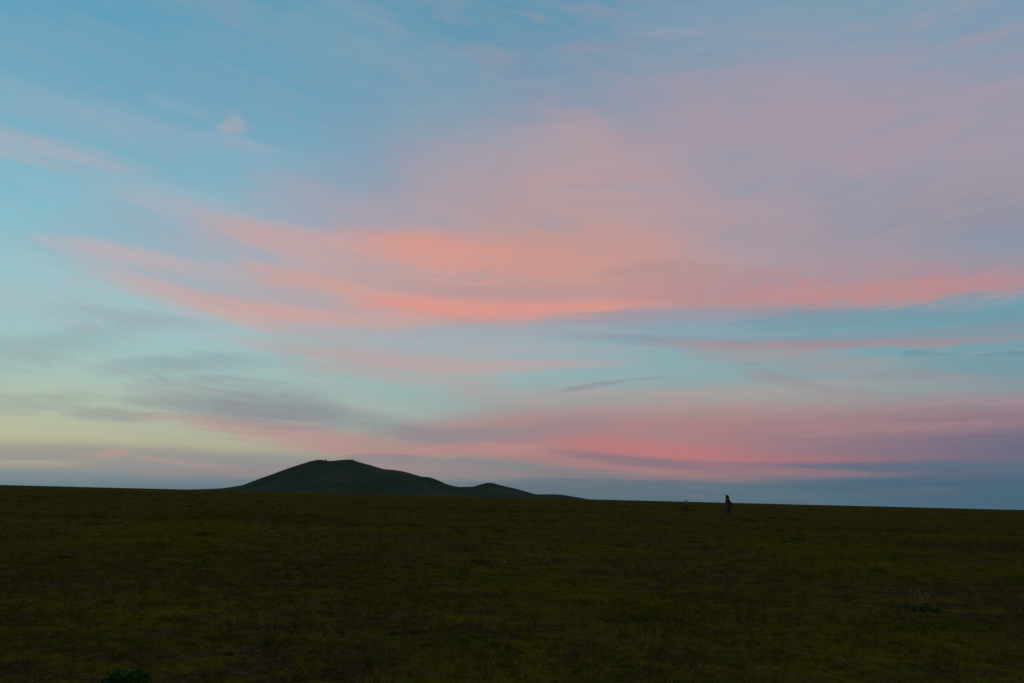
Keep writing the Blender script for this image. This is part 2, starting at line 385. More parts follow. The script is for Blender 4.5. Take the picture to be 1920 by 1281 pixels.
# --- low dusk band over the horizon
stroke([(-60, 868, 48, .6), (60, 868, 46, .72), (200, 874, 48, .75), (330, 878, 46, .75), (460, 886, 42, .75), (600, 890, 36, .75), (760, 894, 34, .6), (900, 896, 30, .45), (1060, 898, 26, 0)], (146, 143, 142), low=.22, n='streak', k=.35, core=.5, n2='puff', k2=.4)
stroke([(110, 856, 5, 0), (170, 854, 9, .35), (222, 850, 12, .52), (238, 849, 11, .38), (248, 851, 6, 0)], (194, 150, 142), low=.4, n='puff', k=.5)
stroke([(240, 858, 6, 0), (300, 863, 9, .45), (380, 874, 9, .4), (490, 884, 8, 0)], (182, 148, 144), low=.6, n='puff', k=.8)
stroke([(-40, 866, 9, .4), (60, 868, 9, .4), (150, 868, 9, .2), (240, 868, 6, 0)], (188, 172, 146), low=.9, n='fine', k=.6)
stroke([(200, 892, 10, 0), (380, 890, 16, .35), (600, 888, 22, .45), (780, 888, 24, .5), (950, 892, 22, .5), (1080, 890, 18, .45), (1240, 894, 12, 0)], (154, 132, 134), low=.4, n='streak', k=.6, n2='puff', k2=.5)
stroke([(620, 866, 8, 0), (720, 860, 13, .6), (820, 864, 11, .6), (920, 868, 9, .5), (1060, 874, 6, 0)], (132, 128, 136), low=.8, n='puff', k=.8)
stroke([(1540, 928, 6, 0), (1640, 924, 9, .3), (1740, 920, 9, .35), (1820, 916, 6, 0)], (104, 108, 124), low=.9, n='fine', k=.5)
stroke([(1220, 915, 10, 0), (1360, 905, 15, .3), (1480, 905, 13, .2), (1620, 905, 10, 0)], (116, 112, 124), low=.5, n='streak', k=.7)

# fine broken streaks, some lit, some letting the blue through
band_t = M('MULTIPLY', remap(T0, .05, .13, 0, 1), remap(T0, .30, .55, 1, .12))
wisp = M('MULTIPLY', M('ADD', M('MULTIPLY', CENTRED['fine'], .6), M('MULTIPLY', CENTRED['streak'], .6)), band_t)
color = mix(M('MULTIPLY', M('MAXIMUM', wisp, 0.0), .20), color, (*lin((190, 166, 162)), 1))
color = mix(M('MULTIPLY', M('MAXIMUM', M('MULTIPLY', wisp, -1.0), 0.0), .18), color, (*lin((122, 152, 168)), 1))
# silky filaments through all of it
color = mix(M('MULTIPLY', M('MULTIPLY', remap(n_fila, .3, .7, 0, 1), n_soft), remap(T0, .02, .2, .06, .12)), color, (*lin((172, 172, 178)), 1))

# towards the zenith everything melts into thin veil
color = mix(remap(T0, 0.95, 1.5, 0, 1), color, (*lin((104, 142, 170)), 1))

bg_sky = N('ShaderNodeBackground')
bg_sky.inputs['Strength'].default_value = 1.0
L.new(color, bg_sky.inputs['Color'])
tex = N('ShaderNodeTexSky')
tex.sky_type = 'NISHITA'
tex.sun_disc = False
tex.sun_elevation = R(SUN_EL)
tex.sun_rotation = R(SUN_AZ)
tex.ozone_density = 4
tex.dust_density = 0.3
bg_n = N('ShaderNodeBackground')
bg_n.inputs['Strength'].default_value = 0.05
L.new(tex.outputs[0], bg_n.inputs['Color'])
add = N('ShaderNodeAddShader')
L.new(bg_sky.outputs[0], add.inputs[0])
L.new(bg_n.outputs[0], add.inputs[1])
out = N('ShaderNodeOutputWorld')
L.new(add.outputs[0], out.inputs['Surface'])

sun = bpy.data.lights.new("sun", 'SUN')
sun.energy = 0.02
sun.angle = R(8)
sun.color = (1, .75, .55)
sun_ob = bpy.data.objects.new("sun", sun)
COL.objects.link(sun_ob)
sun_ob.rotation_euler = (R(90 - 0.5), 0, R(-SUN_AZ + 180))
# ------------------------------------------------------------------ helpers


def tag(o, label=None, cat=None, group=None, kind=None):
    for k, v in (('label', label), ('category', cat), ('group', group), ('kind', kind)):
        if v:
            o[k] = v
    return o


def link(name, me, mat=None, parent=None, loc=None):
    o = bpy.data.objects.new(name, me)
    COL.objects.link(o)
    if mat and me is not None and not me.materials:
        me.materials.append(mat)
    if parent:
        o.parent = parent
    if loc:
        o.location = loc
    return o


def empty(name, loc, rz=0.0):
    o = bpy.data.objects.new(name, None)
    o.empty_display_size = .2
    COL.objects.link(o)
    o.location = loc
    o.rotation_euler = (0, 0, rz)
    return o


def mesh_of(name, bm, smooth=False):
    me = bpy.data.meshes.new(name)
    bm.to_mesh(me)
    bm.free()
    if smooth:
        me.polygons.foreach_set('use_smooth', [True] * len(me.polygons))
    return me


def tube(bm, p, q, r0, r1, n=8):
    p, q = Vector(p), Vector(q)
    d = (q - p).normalized()
    u = d.cross(Vector((0, 0, 1)) if abs(d.z) < .95 else Vector((1, 0, 0))).normalized()
    v = d.cross(u)
    A, B = [], []
    for i in range(n):
        t = 2 * math.pi * i / n
        k = u * math.cos(t) + v * math.sin(t)
        A.append(bm.verts.new(p + k * r0))
        B.append(bm.verts.new(q + k * r1))
    for i in range(n):
        j = (i + 1) % n
        bm.faces.new((A[i], A[j], B[j], B[i]))
    bm.faces.new(A[::-1])
    bm.faces.new(B)


def box(bm, c, s, bevel=0.0):
    r = bmesh.ops.create_cube(bm, size=1.0)
    for v in r['verts']:
        v.co = Vector((v.co.x * s[0], v.co.y * s[1], v.co.z * s[2])) + Vector(c)
    if bevel:
        es = list({e for v in r['verts'] for e in v.link_edges})
        bmesh.ops.bevel(bm, geom=es, offset=bevel, segments=2, affect='EDGES', profile=.5)


def ball(bm, c, s, seg=12, rings=8):
    r = bmesh.ops.create_uvsphere(bm, u_segments=seg, v_segments=rings, radius=1.0)
    for v in r['verts']:
        v.co = Vector((v.co.x * s[0], v.co.y * s[1], v.co.z * s[2])) + Vector(c)


# ------------------------------------------------------------------ materials


class NT:
    """a few shortcuts for one material's node tree"""

    def __init__(self, name, rough=.9, spec=.15):
        self.m = bpy.data.materials.new(name)
        self.m.use_nodes = True
        self.t = self.m.node_tree
        self.b = self.t.nodes['Principled BSDF']
        self.b.inputs['Roughness'].default_value = rough
        self.b.inputs['Specular IOR Level'].default_value = spec

    def n(self, kind, **kw):
        x = self.t.nodes.new(kind)
        for k, v in kw.items():
            setattr(x, k, v)
        return x

    def l(self, a, b):
        self.t.links.new(a, b)

    def noise(self, v, scale, detail=4, rough=.6, dist=0.0):
        x = self.n('ShaderNodeTexNoise')
        x.inputs['Scale'].default_value = scale
        x.inputs['Detail'].default_value = detail
        x.inputs['Roughness'].default_value = rough
        x.inputs['Distortion'].default_value = dist
        self.l(v, x.inputs['Vector'])
        return x.outputs[0]

    def ramp(self, f, stops):
        x = self.n('ShaderNodeValToRGB')
        e = x.color_ramp.elements
        e[0].position, e[0].color = stops[0][0], (*stops[0][1], 1)
        e[1].position, e[1].color = stops[-1][0], (*stops[-1][1], 1)
        for p, c in stops[1:-1]:
            e.new(p).color = (*c, 1)
        self.l(f, x.inputs[0])
        return x.outputs[0]

    def mix(self, f, a, b, mode='MIX'):
        x = self.n('ShaderNodeMix', data_type='RGBA', blend_type=mode)
        for s, v in ((x.inputs[0], f), (x.inputs[6], a), (x.inputs[7], b)):
            if isinstance(v, bpy.types.NodeSocket):
                self.l(v, s)
            elif isinstance(v, tuple):
                s.default_value = (*v, 1)
            else:
                s.default_value = v
        return x.outputs[2]

    def pos(self):
        return self.n('ShaderNodeNewGeometry').outputs['Position']

    def bump(self, h, strength, dist):
        x = self.n('ShaderNodeBump')
        x.inputs['Strength'].default_value = strength
        x.inputs['Distance'].default_value = dist
        self.l(h, x.inputs['Height'])
        self.l(x.outputs[0], self.b.inputs['Normal'])


def plain(name, c, rough=.8, spec=.2, var=.25, scale=30, metal=0.0):
    k = NT(name, rough, spec)
    tcn = k.n('ShaderNodeTexCoord').outputs['Object']
    n_ = k.noise(tcn, scale, 3)
    k.l(k.ramp(n_, [(.3, tuple(v * (1 - var) for v in c)), (.7, tuple(v * (1 + var) for v in c))]), k.b.inputs['Base Color'])
    k.b.inputs['Metallic'].default_value = metal
    return k.m


def scaled(k, p, sx, sy, sz=1.0):
    x = k.n('ShaderNodeMapping')
    x.inputs['Scale'].default_value = (sx, sy, sz)
    k.l(p, x.inputs['Vector'])
    return x.outputs[0]


# steppe: soil with a low mat of dry and green growth; patches tens of metres wide
k = NT('steppe_ground', 1.0, .0)
p = k.pos()
soil = k.ramp(k.noise(p, 5.0, 5, .65), [(.30, (.034, .014, .005)), (.52, (.066, .029, .010)), (.72, (.085, .048, .023))])
peb = k.noise(p, 42.0, 3, .6)
soil = k.mix(k.ramp(peb, [(.58, (0, 0, 0)), (.66, (1, 1, 1))]), soil, (.075, .066, .054))
green = k.ramp(k.noise(p, 1.3, 5, .65), [(.28, (.025, .028, .003)), (.5, (.053, .042, .004)), (.72, (.090, .055, .005))])
band = k.noise(scaled(k, p, .03, .09), 1.0, 6, .68, .6)
dry = k.ramp(k.noise(p, .5, 5, .7), [(.3, (.074, .048, .004)), (.7, (.165, .088, .007))])
mat_c = k.mix(k.ramp(band, [(.36, (0, 0, 0)), (.70, (.85, .85, .85))]), green, dry)
cover = k.noise(p, 2.6, 6, .7, .4)
cov2 = k.noise(p, .16, 4, .6)
cv_m = k.n('ShaderNodeMath', operation='MULTIPLY_ADD')
k.l(cov2, cv_m.inputs[0])
cv_m.inputs[1].default_value = .9
k.l(cover, cv_m.inputs[2])
base = k.mix(k.ramp(cv_m.outputs[0], [(.84, (0, 0, 0)), (.99, (1, 1, 1))]), soil, mat_c)
tuft = k.ramp(k.noise(scaled(k, p, .55, .55), 1.0, 5, .75, .3), [(.62, (0, 0, 0)), (.70, (1, 1, 1))])
base = k.mix(tuft, base, (.022, .032, .010))
grain = k.ramp(k.noise(p, 21.0, 6, .75), [(.30, (.38, .38, .38)), (.5, (.93, .93, .93)), (.70, (1.55, 1.5, 1.4))])
base = k.mix(1.0, base, grain, 'MULTIPLY')
grain2 = k.ramp(k.noise(scaled(k, p, .6, 2.2), 1.0, 5, .7), [(.32, (.70, .74, .7)), (.5, (1, 1, 1)), (.68, (1.35, 1.28, 1.2))])
base = k.mix(1.0, base, grain2, 'MULTIPLY')
k.l(base, k.b.inputs['Base Color'])
k.bump(k.noise(p, 9.0, 6, .7), .9, .05)
M_GROUND = k.m

k = NT('grass_blades', 1.0, .0)
p = k.pos()
rnd = k.n('ShaderNodeObjectInfo').outputs['Random']
g_green = k.ramp(rnd, [(0, (.018, .027, .003)), (.5, (.046, .043, .005)), (1, (.082, .057, .007))])
g_dry = k.ramp(rnd, [(0, (.070, .050, .007)), (.5, (.125, .080, .012)), (1, (.180, .120, .028))])
band = k.noise(scaled(k, p, .03, .09), 1.0, 6, .68, .6)
loc = k.noise(p, .9, 4, .6)
fm = k.n('ShaderNodeMath', operation='MULTIPLY_ADD')
k.l(loc, fm.inputs[0])
fm.inputs[1].default_value = .6
k.l(band, fm.inputs[2])
k.l(k.mix(k.ramp(fm.outputs[0], [(.66, (0, 0, 0)), (.92, (1, 1, 1))]), g_green, g_dry), k.b.inputs['Base Color'])
M_GRASS = k.m

k = NT('hill_grass', 1.0, .0)
p = k.pos()
patch = k.noise(p, .006, 6, .65, .5)
c_h = k.ramp(patch, [(.28, (.018, .026, .014)), (.48, (.034, .040, .018)), (.62, (.066, .052, .024)), (.8, (.085, .058, .030))])
fine = k.noise(p, .05, 5, .7)
c_h = k.mix(k.ramp(fine, [(.4, (0, 0, 0)), (.75, (.6, .6, .6))]), c_h, (.018, .026, .014))
k.l(c_h, k.b.inputs['Base Color'])
k.bump(k.noise(p, .03, 6, .65), .8, 6.0)
M_HILL = k.m

M_LEAF = plain('herb_leaf', (.020, .056, .009), .8, .05, .35, 18)
M_DARKLEAF = plain('dark_herb_leaf', (.046, .058, .010), .9, .03, .4, 12)
M_STRAW = plain('dry_stalk', (.15, .105, .035), .8, .15, .25, 15)
M_STONE = plain('pale_stone', (.20, .19, .17), .9, .2, .2, 20)
M_CAIRN = plain('pale_cairn', (.62, .72, .72), .8, .2, .15, 1.5)
M_DARKROCK = plain('dark_rock', (.06, .065, .06), .9, .2, .3, 1.0)

# ------------------------------------------------------------------ ground


def height(x, y):
    d = math.hypot(x, y)
    h = .10 * mn.noise((x * .05, y * .05, 1.7)) + .045 * mn.noise((x * .22, y * .22, 5.1))
    if d < 80:
        h += .028 * mn.noise((x * .9, y * .9, 2.2)) + .014 * mn.noise((x * 2.6, y * 2.6, 8.8))
    far = max(0.0, 1 - max(0.0, d - 60) / 260.0)
    return h * far * min(1.0, max(.25, d / 12))


def build_ground():
    rings = [.4]
    while rings[-1] < 6000:
        r = rings[-1]
        rings.append(r * (1.016 if r < 90 else 1.05))
    ang = []
    a = -180.0
    while a < 180:
        ang.append(a)
        a += .42 if abs(a) < 48 else 3.0
    co, faces = [(0, 0, height(0, 0))], []
    na = len(ang)
    for r in rings:
        for a in ang:
            x, y = r * math.sin(R(a)), r * math.cos(R(a))
            co.append((x, y, height(x, y)))
    for j in range(na):
        faces.append((0, 1 + (j + 1) % na, 1 + j))
    for i in range(len(rings) - 1):
        for j in range(na):
            b0, b1 = 1 + i * na, 1 + (i + 1) * na
            j2 = (j + 1) % na
            faces.append((b0 + j, b0 + j2, b1 + j2, b1 + j))
    me = bpy.data.meshes.new('ground')
    me.from_pydata(co, [], faces)
    me.polygons.foreach_set('use_smooth', [True] * len(me.polygons))
    o = link('ground', me, M_GROUND)
    return tag(o, 'dark olive steppe plain reaching the horizon', kind='structure')


build_ground()


def on_ground(px, py):
    """the point of the plain that shows at this place of the photograph"""
    d = ray(px, py)
    t = EYE / -d.z
    for _ in range(6):
        x, y = d.x * t, d.y * t
        t = (EYE - height(x, y)) / -d.z
    return Vector((d.x * t, d.y * t, height(d.x * t, d.y * t)))


# ------------------------------------------------------------------ hills
def smooth_interp(xs, ys, x):
    if x <= xs[0] or x >= xs[-1]:
        return 0.0
    i = max(j for j in range(len(xs) - 1) if xs[j] <= x)
    n_ = len(xs)

    def slope(j):
        if j <= 0 or j >= n_ - 1:
            return 0.0
        return (ys[j + 1] - ys[j - 1]) / (xs[j + 1] - xs[j - 1])
    h = xs[i + 1] - xs[i]
    t = (x - xs[i]) / h
    return ((2 * t ** 3 - 3 * t * t + 1) * ys[i] + (t ** 3 - 2 * t * t + t) * h * slope(i)
            + (-2 * t ** 3 + 3 * t * t) * ys[i + 1] + (t ** 3 - t * t) * h * slope(i + 1))


def build_hill(prof, dist, depth, label, seed):
    """heightfield: the ridge follows the skyline, spurs and gullies run down from it"""
    xs, zs = [], []
    for px, py in prof:
        d = ray(px, py)
        t = dist / d.y
        xs.append(d.x * t)
        zs.append(max(0.0, EYE + d.z * t))
    zs[0] = zs[-1] = 0.0
    nx, ny = 260, 90
    x0, x1 = xs[0], xs[-1]
    W = x1 - x0
    ridge = np.array([smooth_interp(xs, zs, x0 + W * i / (nx - 1)) for i in range(nx)])
    soft = ridge.copy()
    for _ in range(60):
        soft = np.convolve(np.pad(soft, 2, mode='edge'), np.ones(5) / 5, 'valid')
    co, faces = [], []
    top = max(zs)
    wide = np.clip(.14 + .86 * (soft / soft.max()) ** .8, 0, 1)      # low ends of the ridge are narrow too
    for j in range(ny):
        v = j / (ny - 1) * 2 - 1
        t = abs(v)
        sh = .55 * (1 - t) ** 1.15 + .45 * (1 - t) ** 2 * (1 + 2 * t)
        for i in range(nx):
            u = i / (nx - 1)
            x = x0 + W * u
            y = dist + v * depth * wide[i]
            z = (ridge[i] * (1 - t) + min(soft[i], ridge[i] * 1.25 + 2) * t) * sh
            g = t ** 1.6 * (1 - t) * 5.2
            spur = mn.noise((x * .008 + v * .5, v * 1.2, seed)) * .5 + mn.noise((x * .021 + v * .8, v * 2.5, seed + 4)) * .28 \
                + mn.noise((x * .05, y * .02, seed + 9)) * .10
            z += spur * g * min(z, top * .35) * .62
            co.append((x, y, max(-.5, z - .4)))
    for j in range(ny - 1):
        for i in range(nx - 1):
            a = j * nx + i
            faces.append((a, a + 1, a + nx + 1, a + nx))
    me = bpy.data.meshes.new('hill')
    me.from_pydata(co, [], faces)
    me.polygons.foreach_set('use_smooth', [True] * len(me.polygons))
    o = link('hill', me, M_HILL)
    tag(o, label, kind='structure')
    return o, dist


HILL1 = [(340, 917.8), (380, 917), (420, 915.2), (451, 911), (487, 899.5), (538, 879.5), (578, 866), (592, 862.5), (600, 861.6), (610, 862.6),
         (618, 864), (628, 863.3), (640, 862.2), (659, 861.6), (673, 866), (692, 871), (720, 879), (740, 881), (760, 884.5), (790, 893),
         (807, 895), (823, 901), (839, 908), (859, 912.6), (887, 918), (930, 926), (985, 934.2)]
HILL2 = [(790, 929.5), (830, 920), (859, 913.4), (887, 912), (900, 908.5), (914, 905), (924, 905.6), (934, 908.3), (974, 918), (1005, 926.6), (1040, 932), (1090, 936.6)]
HILL3 = [(930, 932.8), (985, 928), (1010, 926.9), (1029, 926.6), (1053, 927.6), (1077, 931.2), (1104, 936), (1130, 937.9)]
build_hill(HILL1, 2500.0, 620.0, 'broad dark hill with a double summit on the horizon', 3.0)
build_hill(HILL2, 2750.0, 420.0, 'small pointed hill to the right of the main hill', 7.0)
build_hill(HILL3, 3100.0, 330.0, 'low dark rise at the right foot of the hills', 12.0)


def at_dist(px, py, dist):
    d = ray(px, py)
    return Vector((0, 0, EYE)) + d * (dist / d.y)


# pale pointed cairn in the dip between the summits, with poles bound to its top
foot = at_dist(611, 864.2, 2500)
c_ob = empty('cairn', foot)
tag(c_ob, 'pale pointed cairn with poles on the left summit of the big hill', 'cairn')
bm = bmesh.new()
rr = [6.6, 6.0, 4.4, 3.2, 1.7, .3]
zz = [-2.5, .6, 2.6, 4.6, 7.0, 9.2]
ringv = []
for r_, z_ in zip(rr, zz):
    ringv.append([bm.verts.new((r_ * math.cos(i * math.pi / 6) * (1 + random.uniform(-.12, .12)), r_ * math.sin(i * math.pi / 6), z_)) for i in range(12)])
for a_, b_ in zip(ringv, ringv[1:]):
    for i in range(12):
        bm.faces.new((a_[i], a_[(i + 1) % 12], b_[(i + 1) % 12], b_[i]))
bm.faces.new(ringv[-1])
link('stone_mound', mesh_of('stone_mound', bm), M_CAIRN, c_ob)
for dx, dz in ((-3.4, 11.5), (1.6, 10.2)):
    bm = bmesh.new()
    tube(bm, (0, 0, 5), (dx, 0, dz), .4, .25, 6)
    link('pole', mesh_of('pole', bm), M_CAIRN, c_ob)

foot = at_dist(660.5, 862.0, 2500)
bm = bmesh.new()
ball(bm, (0, 0, 0), (2.4, 2.2, 2.1), 8, 6)
for v in bm.verts:
    v.co *= random.uniform(.8, 1.15)
tag(link('rock_pile', mesh_of('rock_pile', bm), M_DARKROCK, loc=foot), 'tiny dark rock pile on the right summit of the big hill', 'rock pile')

# ------------------------------------------------------------------ grass


def blade(bm, base, az, h, w, lean):
    d = Vector((math.sin(az), math.cos(az), 0))
    s = Vector((d.y, -d.x, 0)) * w
    p0, p1, p2 = base, base + d * lean * .35 + Vector((0, 0, h * .62)), base + d * lean + Vector((0, 0, h))
    a, b = bm.verts.new(p0 - s), bm.verts.new(p0 + s)
    c, e = bm.verts.new(p1 + s * .75), bm.verts.new(p1 - s * .75)
    t = bm.verts.new(p2)
    bm.faces.new((a, b, c, e))
    bm.faces.new((e, c, t))


def make_tuft(i, n_, rad, h, w):
    bm = bmesh.new()
    for _ in range(n_):
        a = random.uniform(0, 6.283)
        r_ = rad * math.sqrt(random.random())
        hh = h * random.uniform(.45, 1.0)
        blade(bm, Vector((r_ * math.cos(a), r_ * math.sin(a), -.006)), a + random.uniform(-1, 1), hh, w * random.uniform(.7, 1.2), hh * random.uniform(.2, .9))
    o = bpy.data.objects.new('grass_tuft', mesh_of('grass_tuft', bm))
    o.data.materials.append(M_GRASS)
    return o


tufts = bpy.data.collections.new('tufts')     # sources only, not linked to the scene
for i in range(6):
    tufts.objects.link(make_tuft(i, 16, .05, .055, .0022))
for i in range(3):
    tufts.objects.link(make_tuft(i, 20, .05, .10, .0022))

bm = bmesh.new()
for _ in range(90):
    a = random.uniform(0, 6.283)
    r_ = .26 * math.sqrt(random.random())
    blade(bm, Vector((r_ * math.cos(a), r_ * math.sin(a), -.01)), a + random.uniform(-.8, .8), random.uniform(.05, .11), .005, random.uniform(.01, .06))
cushion = bpy.data.objects.new('low_tuft', mesh_of('low_tuft', bm))
cushion.data.materials.append(plain('cushion_leaf', (.014, .024, .004), 1.0, 0, .4, 12))
tufts.objects.link(cushion)

pts_, scl_, idx_ = [], [], []


def scatter(r0, r1, dens, s0, s1, tall, half=52):
    n_ = int(dens * math.radians(2 * half) * .5 * (r1 * r1 - r0 * r0))
    rad = np.sqrt(rng.uniform(r0 * r0, r1 * r1, n_))
    az = np.radians(rng.uniform(-half, half, n_))
    for r_, a in zip(rad, az):
        x, y = r_ * math.sin(a), r_ * math.cos(a)
        c = mn.noise((x * .35, y * .35, 3.3)) + .6 * mn.noise((x * 1.4, y * 1.4, 6.1))
        if c < random.uniform(-.9, .35):
            continue
        pts_.append((x, y, height(x, y)))
        scl_.append(random.uniform(s0, s1))
        idx_.append(random.randrange(6, 9) if random.random() < tall else random.randrange(6))


scatter(2.5, 9, 150, .6, 1.1, .04)
scatter(9, 18, 70, .7, 1.2, .05)
scatter(18, 40, 22, .9, 1.5, .06)
scatter(40, 90, 4.5, 1.3, 2.2, .08)
scatter(90, 220, .55, 1.6, 2.8, .10)
n0 = len(pts_)
scatter(11, 45, .10, .5, 1.0, 0)
scatter(45, 240, .014, 1.0, 2.0, 0)
idx_[n0:] = [9] * (len(pts_) - n0)
clear = [on_ground(1288, 967.0), on_ground(1368, 970.6)]          # none against the tripod or the person
keep = [i for i, q in enumerate(pts_) if i < n0 or all(math.hypot(q[0] - c.x, (q[1] - c.y) * .25) > 3.0 for c in clear)]
pts_, scl_, idx_ = [pts_[i] for i in keep], [scl_[i] for i in keep], [idx_[i] for i in keep]
me = bpy.data.meshes.new('grass')
me.from_pydata(pts_, [], [])
at = me.attributes.new('scl', 'FLOAT', 'POINT')
at.data.foreach_set('value', scl_)
at = me.attributes.new('idx', 'INT', 'POINT')
at.data.foreach_set('value', idx_)
at = me.attributes.new('rotz', 'FLOAT', 'POINT')
at.data.foreach_set('value', [random.uniform(0, 6.283) for _ in pts_])
grass = tag(link('grass', me), 'short dry and green steppe grass over the whole plain', kind='stuff')
ng = bpy.data.node_groups.new('grass_scatter', 'GeometryNodeTree')
ng.interface.new_socket('Geometry', in_out='INPUT', socket_type='NodeSocketGeometry')
ng.interface.new_socket('Geometry', in_out='OUTPUT', socket_type='NodeSocketGeometry')
gi, go = ng.nodes.new('NodeGroupInput'), ng.nodes.new('NodeGroupOutput')
ci = ng.nodes.new('GeometryNodeCollectionInfo')
ci.inputs['Collection'].default_value = tufts
ci.inputs['Separate Children'].default_value = True
ci.inputs['Reset Children'].default_value = True
iop = ng.nodes.new('GeometryNodeInstanceOnPoints')
iop.inputs['Pick Instance'].default_value = True


def named(nm, ty):
    x = ng.nodes.new('GeometryNodeInputNamedAttribute')
    x.data_type = ty
    x.inputs['Name'].default_value = nm
    return x.outputs['Attribute']


cx = ng.nodes.new('ShaderNodeCombineXYZ')
ng.links.new(named('rotz', 'FLOAT'), cx.inputs[2])
ng.links.new(gi.outputs[0], iop.inputs['Points'])
ng.links.new(ci.outputs[0], iop.inputs['Instance'])
ng.links.new(named('idx', 'INT'), iop.inputs['Instance Index'])
ng.links.new(named('scl', 'FLOAT'), iop.inputs['Scale'])
ng.links.new(cx.outputs[0], iop.inputs['Rotation'])
ng.links.new(iop.outputs[0], go.inputs[0])
md = grass.modifiers.new('scatter', 'NODES')
md.node_group = ng

# ------------------------------------------------------------------ single plants


def leafy(bm, n_, rx, rz, leaf, seed):
    rd = random.Random(seed)
    for _ in range(n_):
        a = rd.uniform(0, 6.283)
        r_ = rx * math.sqrt(rd.random())
        z = rz * rd.uniform(.05, 1) * math.sqrt(max(.05, 1 - (r_ / rx) ** 2))
        c = Vector((r_ * math.cos(a), r_ * math.sin(a), z))
        d = Vector((math.cos(a) + rd.uniform(-.6, .6), math.sin(a) + rd.uniform(-.6, .6), rd.uniform(.1, 1.1))).normalized()
        s = d.cross(Vector((rd.uniform(-1, 1), rd.uniform(-1, 1), rd.uniform(-1, 1)))).normalized()
        L_ = leaf * rd.uniform(.6, 1.2)
        up = d.cross(s) * L_ * .12
        v0, v1 = bm.verts.new(c), bm.verts.new(c + d * L_)
        m0, m1 = bm.verts.new(c + d * L_ * .5 + s * L_ * .24 + up), bm.verts.new(c + d * L_ * .5 - s * L_ * .24 + up)
        mid = bm.verts.new(c + d * L_ * .5)
        bm.faces.new((v0, m0, mid))
        bm.faces.new((mid, m0, v1))
        bm.faces.new((v0, mid, m1))
        bm.faces.new((mid, v1, m1))


def plant(px, py, wpx, hpx, label, mat, kind='herb_clump', cat='plant', group=None, n_=160, stalks=0, sh=1.6):
    loc = on_ground(px, py)
    d = loc.length
    rx, rz = wpx / 1280 * d / 2, hpx / 1280 * d
    t = empty(kind, loc)
    tag(t, label, cat, group)
    bm = bmesh.new()
    leafy(bm, n_, rx * .85, rz * .8, max(.025, rx * .26), int(px))
    link('foliage', mesh_of('foliage', bm), mat, t)
    bm = bmesh.new()
    rd = random.Random(px)
    for _ in range(7):
        a = rd.uniform(0, 6.283)
        tube(bm, (0, 0, -.02), (rx * .6 * math.cos(a), rx * .6 * math.sin(a), rz * .75), rx * .03, rx * .012, 5)
    link('stem', mesh_of('stem', bm), mat, t)
    for i in range(stalks):
        bm = bmesh.new()
        bx, tx = rd.uniform(-.8, .8) * rx, rd.uniform(-.35, .35) * rz * sh
        by = rd.uniform(-.5, .5) * rx
        p0 = Vector((bx, by, -.02))
        h_ = rz * sh * rd.uniform(.7, 1.1)
        p1 = p0 + Vector((tx * .4, 0, h_ * .55))
        p2 = p0 + Vector((tx, 0, h_))
        tube(bm, p0, p1, .003, .0024, 5)
        tube(bm, p1, p2, .0024, .0016, 5)
        tube(bm, p2 - (p2 - p1) * .35, p2 + Vector((tx * .06, 0, h_ * .04)), .0075, .003, 6)
        link('seed_stalk', mesh_of('seed_stalk', bm), M_STRAW, t)
    return t


plant(234, 1288, 72, 30, 'bright green leafy herb clump at the bottom edge of the picture', M_LEAF, n_=340, stalks=0)
plant(1726, 1144, 56, 9, 'green clump with tall pale dry seed stalks leaning left', M_DARKLEAF, n_=170, stalks=9, sh=3.4)
plant(575, 1098, 26, 9, 'dark green tuft alone on bare brown soil below the main hill', M_DARKLEAF, n_=120)
plant(720, 1025, 18, 7, 'small dark green tuft in the meadow under the right slope of the main hill', M_DARKLEAF, n_=90)
plant(761, 1066, 24, 8, 'dark green clump with short dry stalks below the main hill', M_DARKLEAF, n_=110, stalks=3, sh=2.0)
plant(820, 1005, 20, 5, 'flat dark green tuft under the saddle between the two hills', M_DARKLEAF, n_=90)
plant(1033, 1032, 22, 6, 'wide dark green tuft under the low rise right of the hills', M_DARKLEAF, n_=90)
plant(1045, 1054, 20, 7, 'dark green tuft just nearer than the wide one under the low rise', M_DARKLEAF, n_=90)
plant(1304, 1018, 24, 5, 'dark low tuft on the grass below the tripod', M_DARKLEAF, n_=90)
plant(1678, 997, 20, 5, 'dark tuft far out on the plain right of the walking person', M_DARKLEAF, n_=80)
plant(168, 984, 18, 4, 'dark tuft far out on the plain near the left edge', M_DARKLEAF, n_=80)
plant(1645, 1072, 26, 7, 'broad dark tuft behind the clump with tall dry stalks', M_DARKLEAF, n_=110)
plant(738, 1190, 16, 6, 'dark small herb near the bottom centre of the plain', M_DARKLEAF, n_=90)


def stone(px, py, w, label):
    loc = on_ground(px, py)
    r_ = w / 1280 * loc.length / 2
    bm = bmesh.new()
    bmesh.ops.create_icosphere(bm, subdivisions=2, radius=r_)
    for v in bm.verts:
        v.co = Vector((v.co.x, v.co.y * .8, v.co.z * .6)) * (1 + .25 * mn.noise(v.co * (1.3 / r_) + Vector((px, 0, 0))))
    tag(link('stone', mesh_of('stone', bm, True), M_STONE, loc=loc + Vector((0, 0, r_ * .3))), label, 'stone')


stone(946, 1055, 5, 'pale stone on the grass below the small pointed hill')
stone(746, 965, 3.5, 'tiny pale stone far out below the right slope of the main hill')

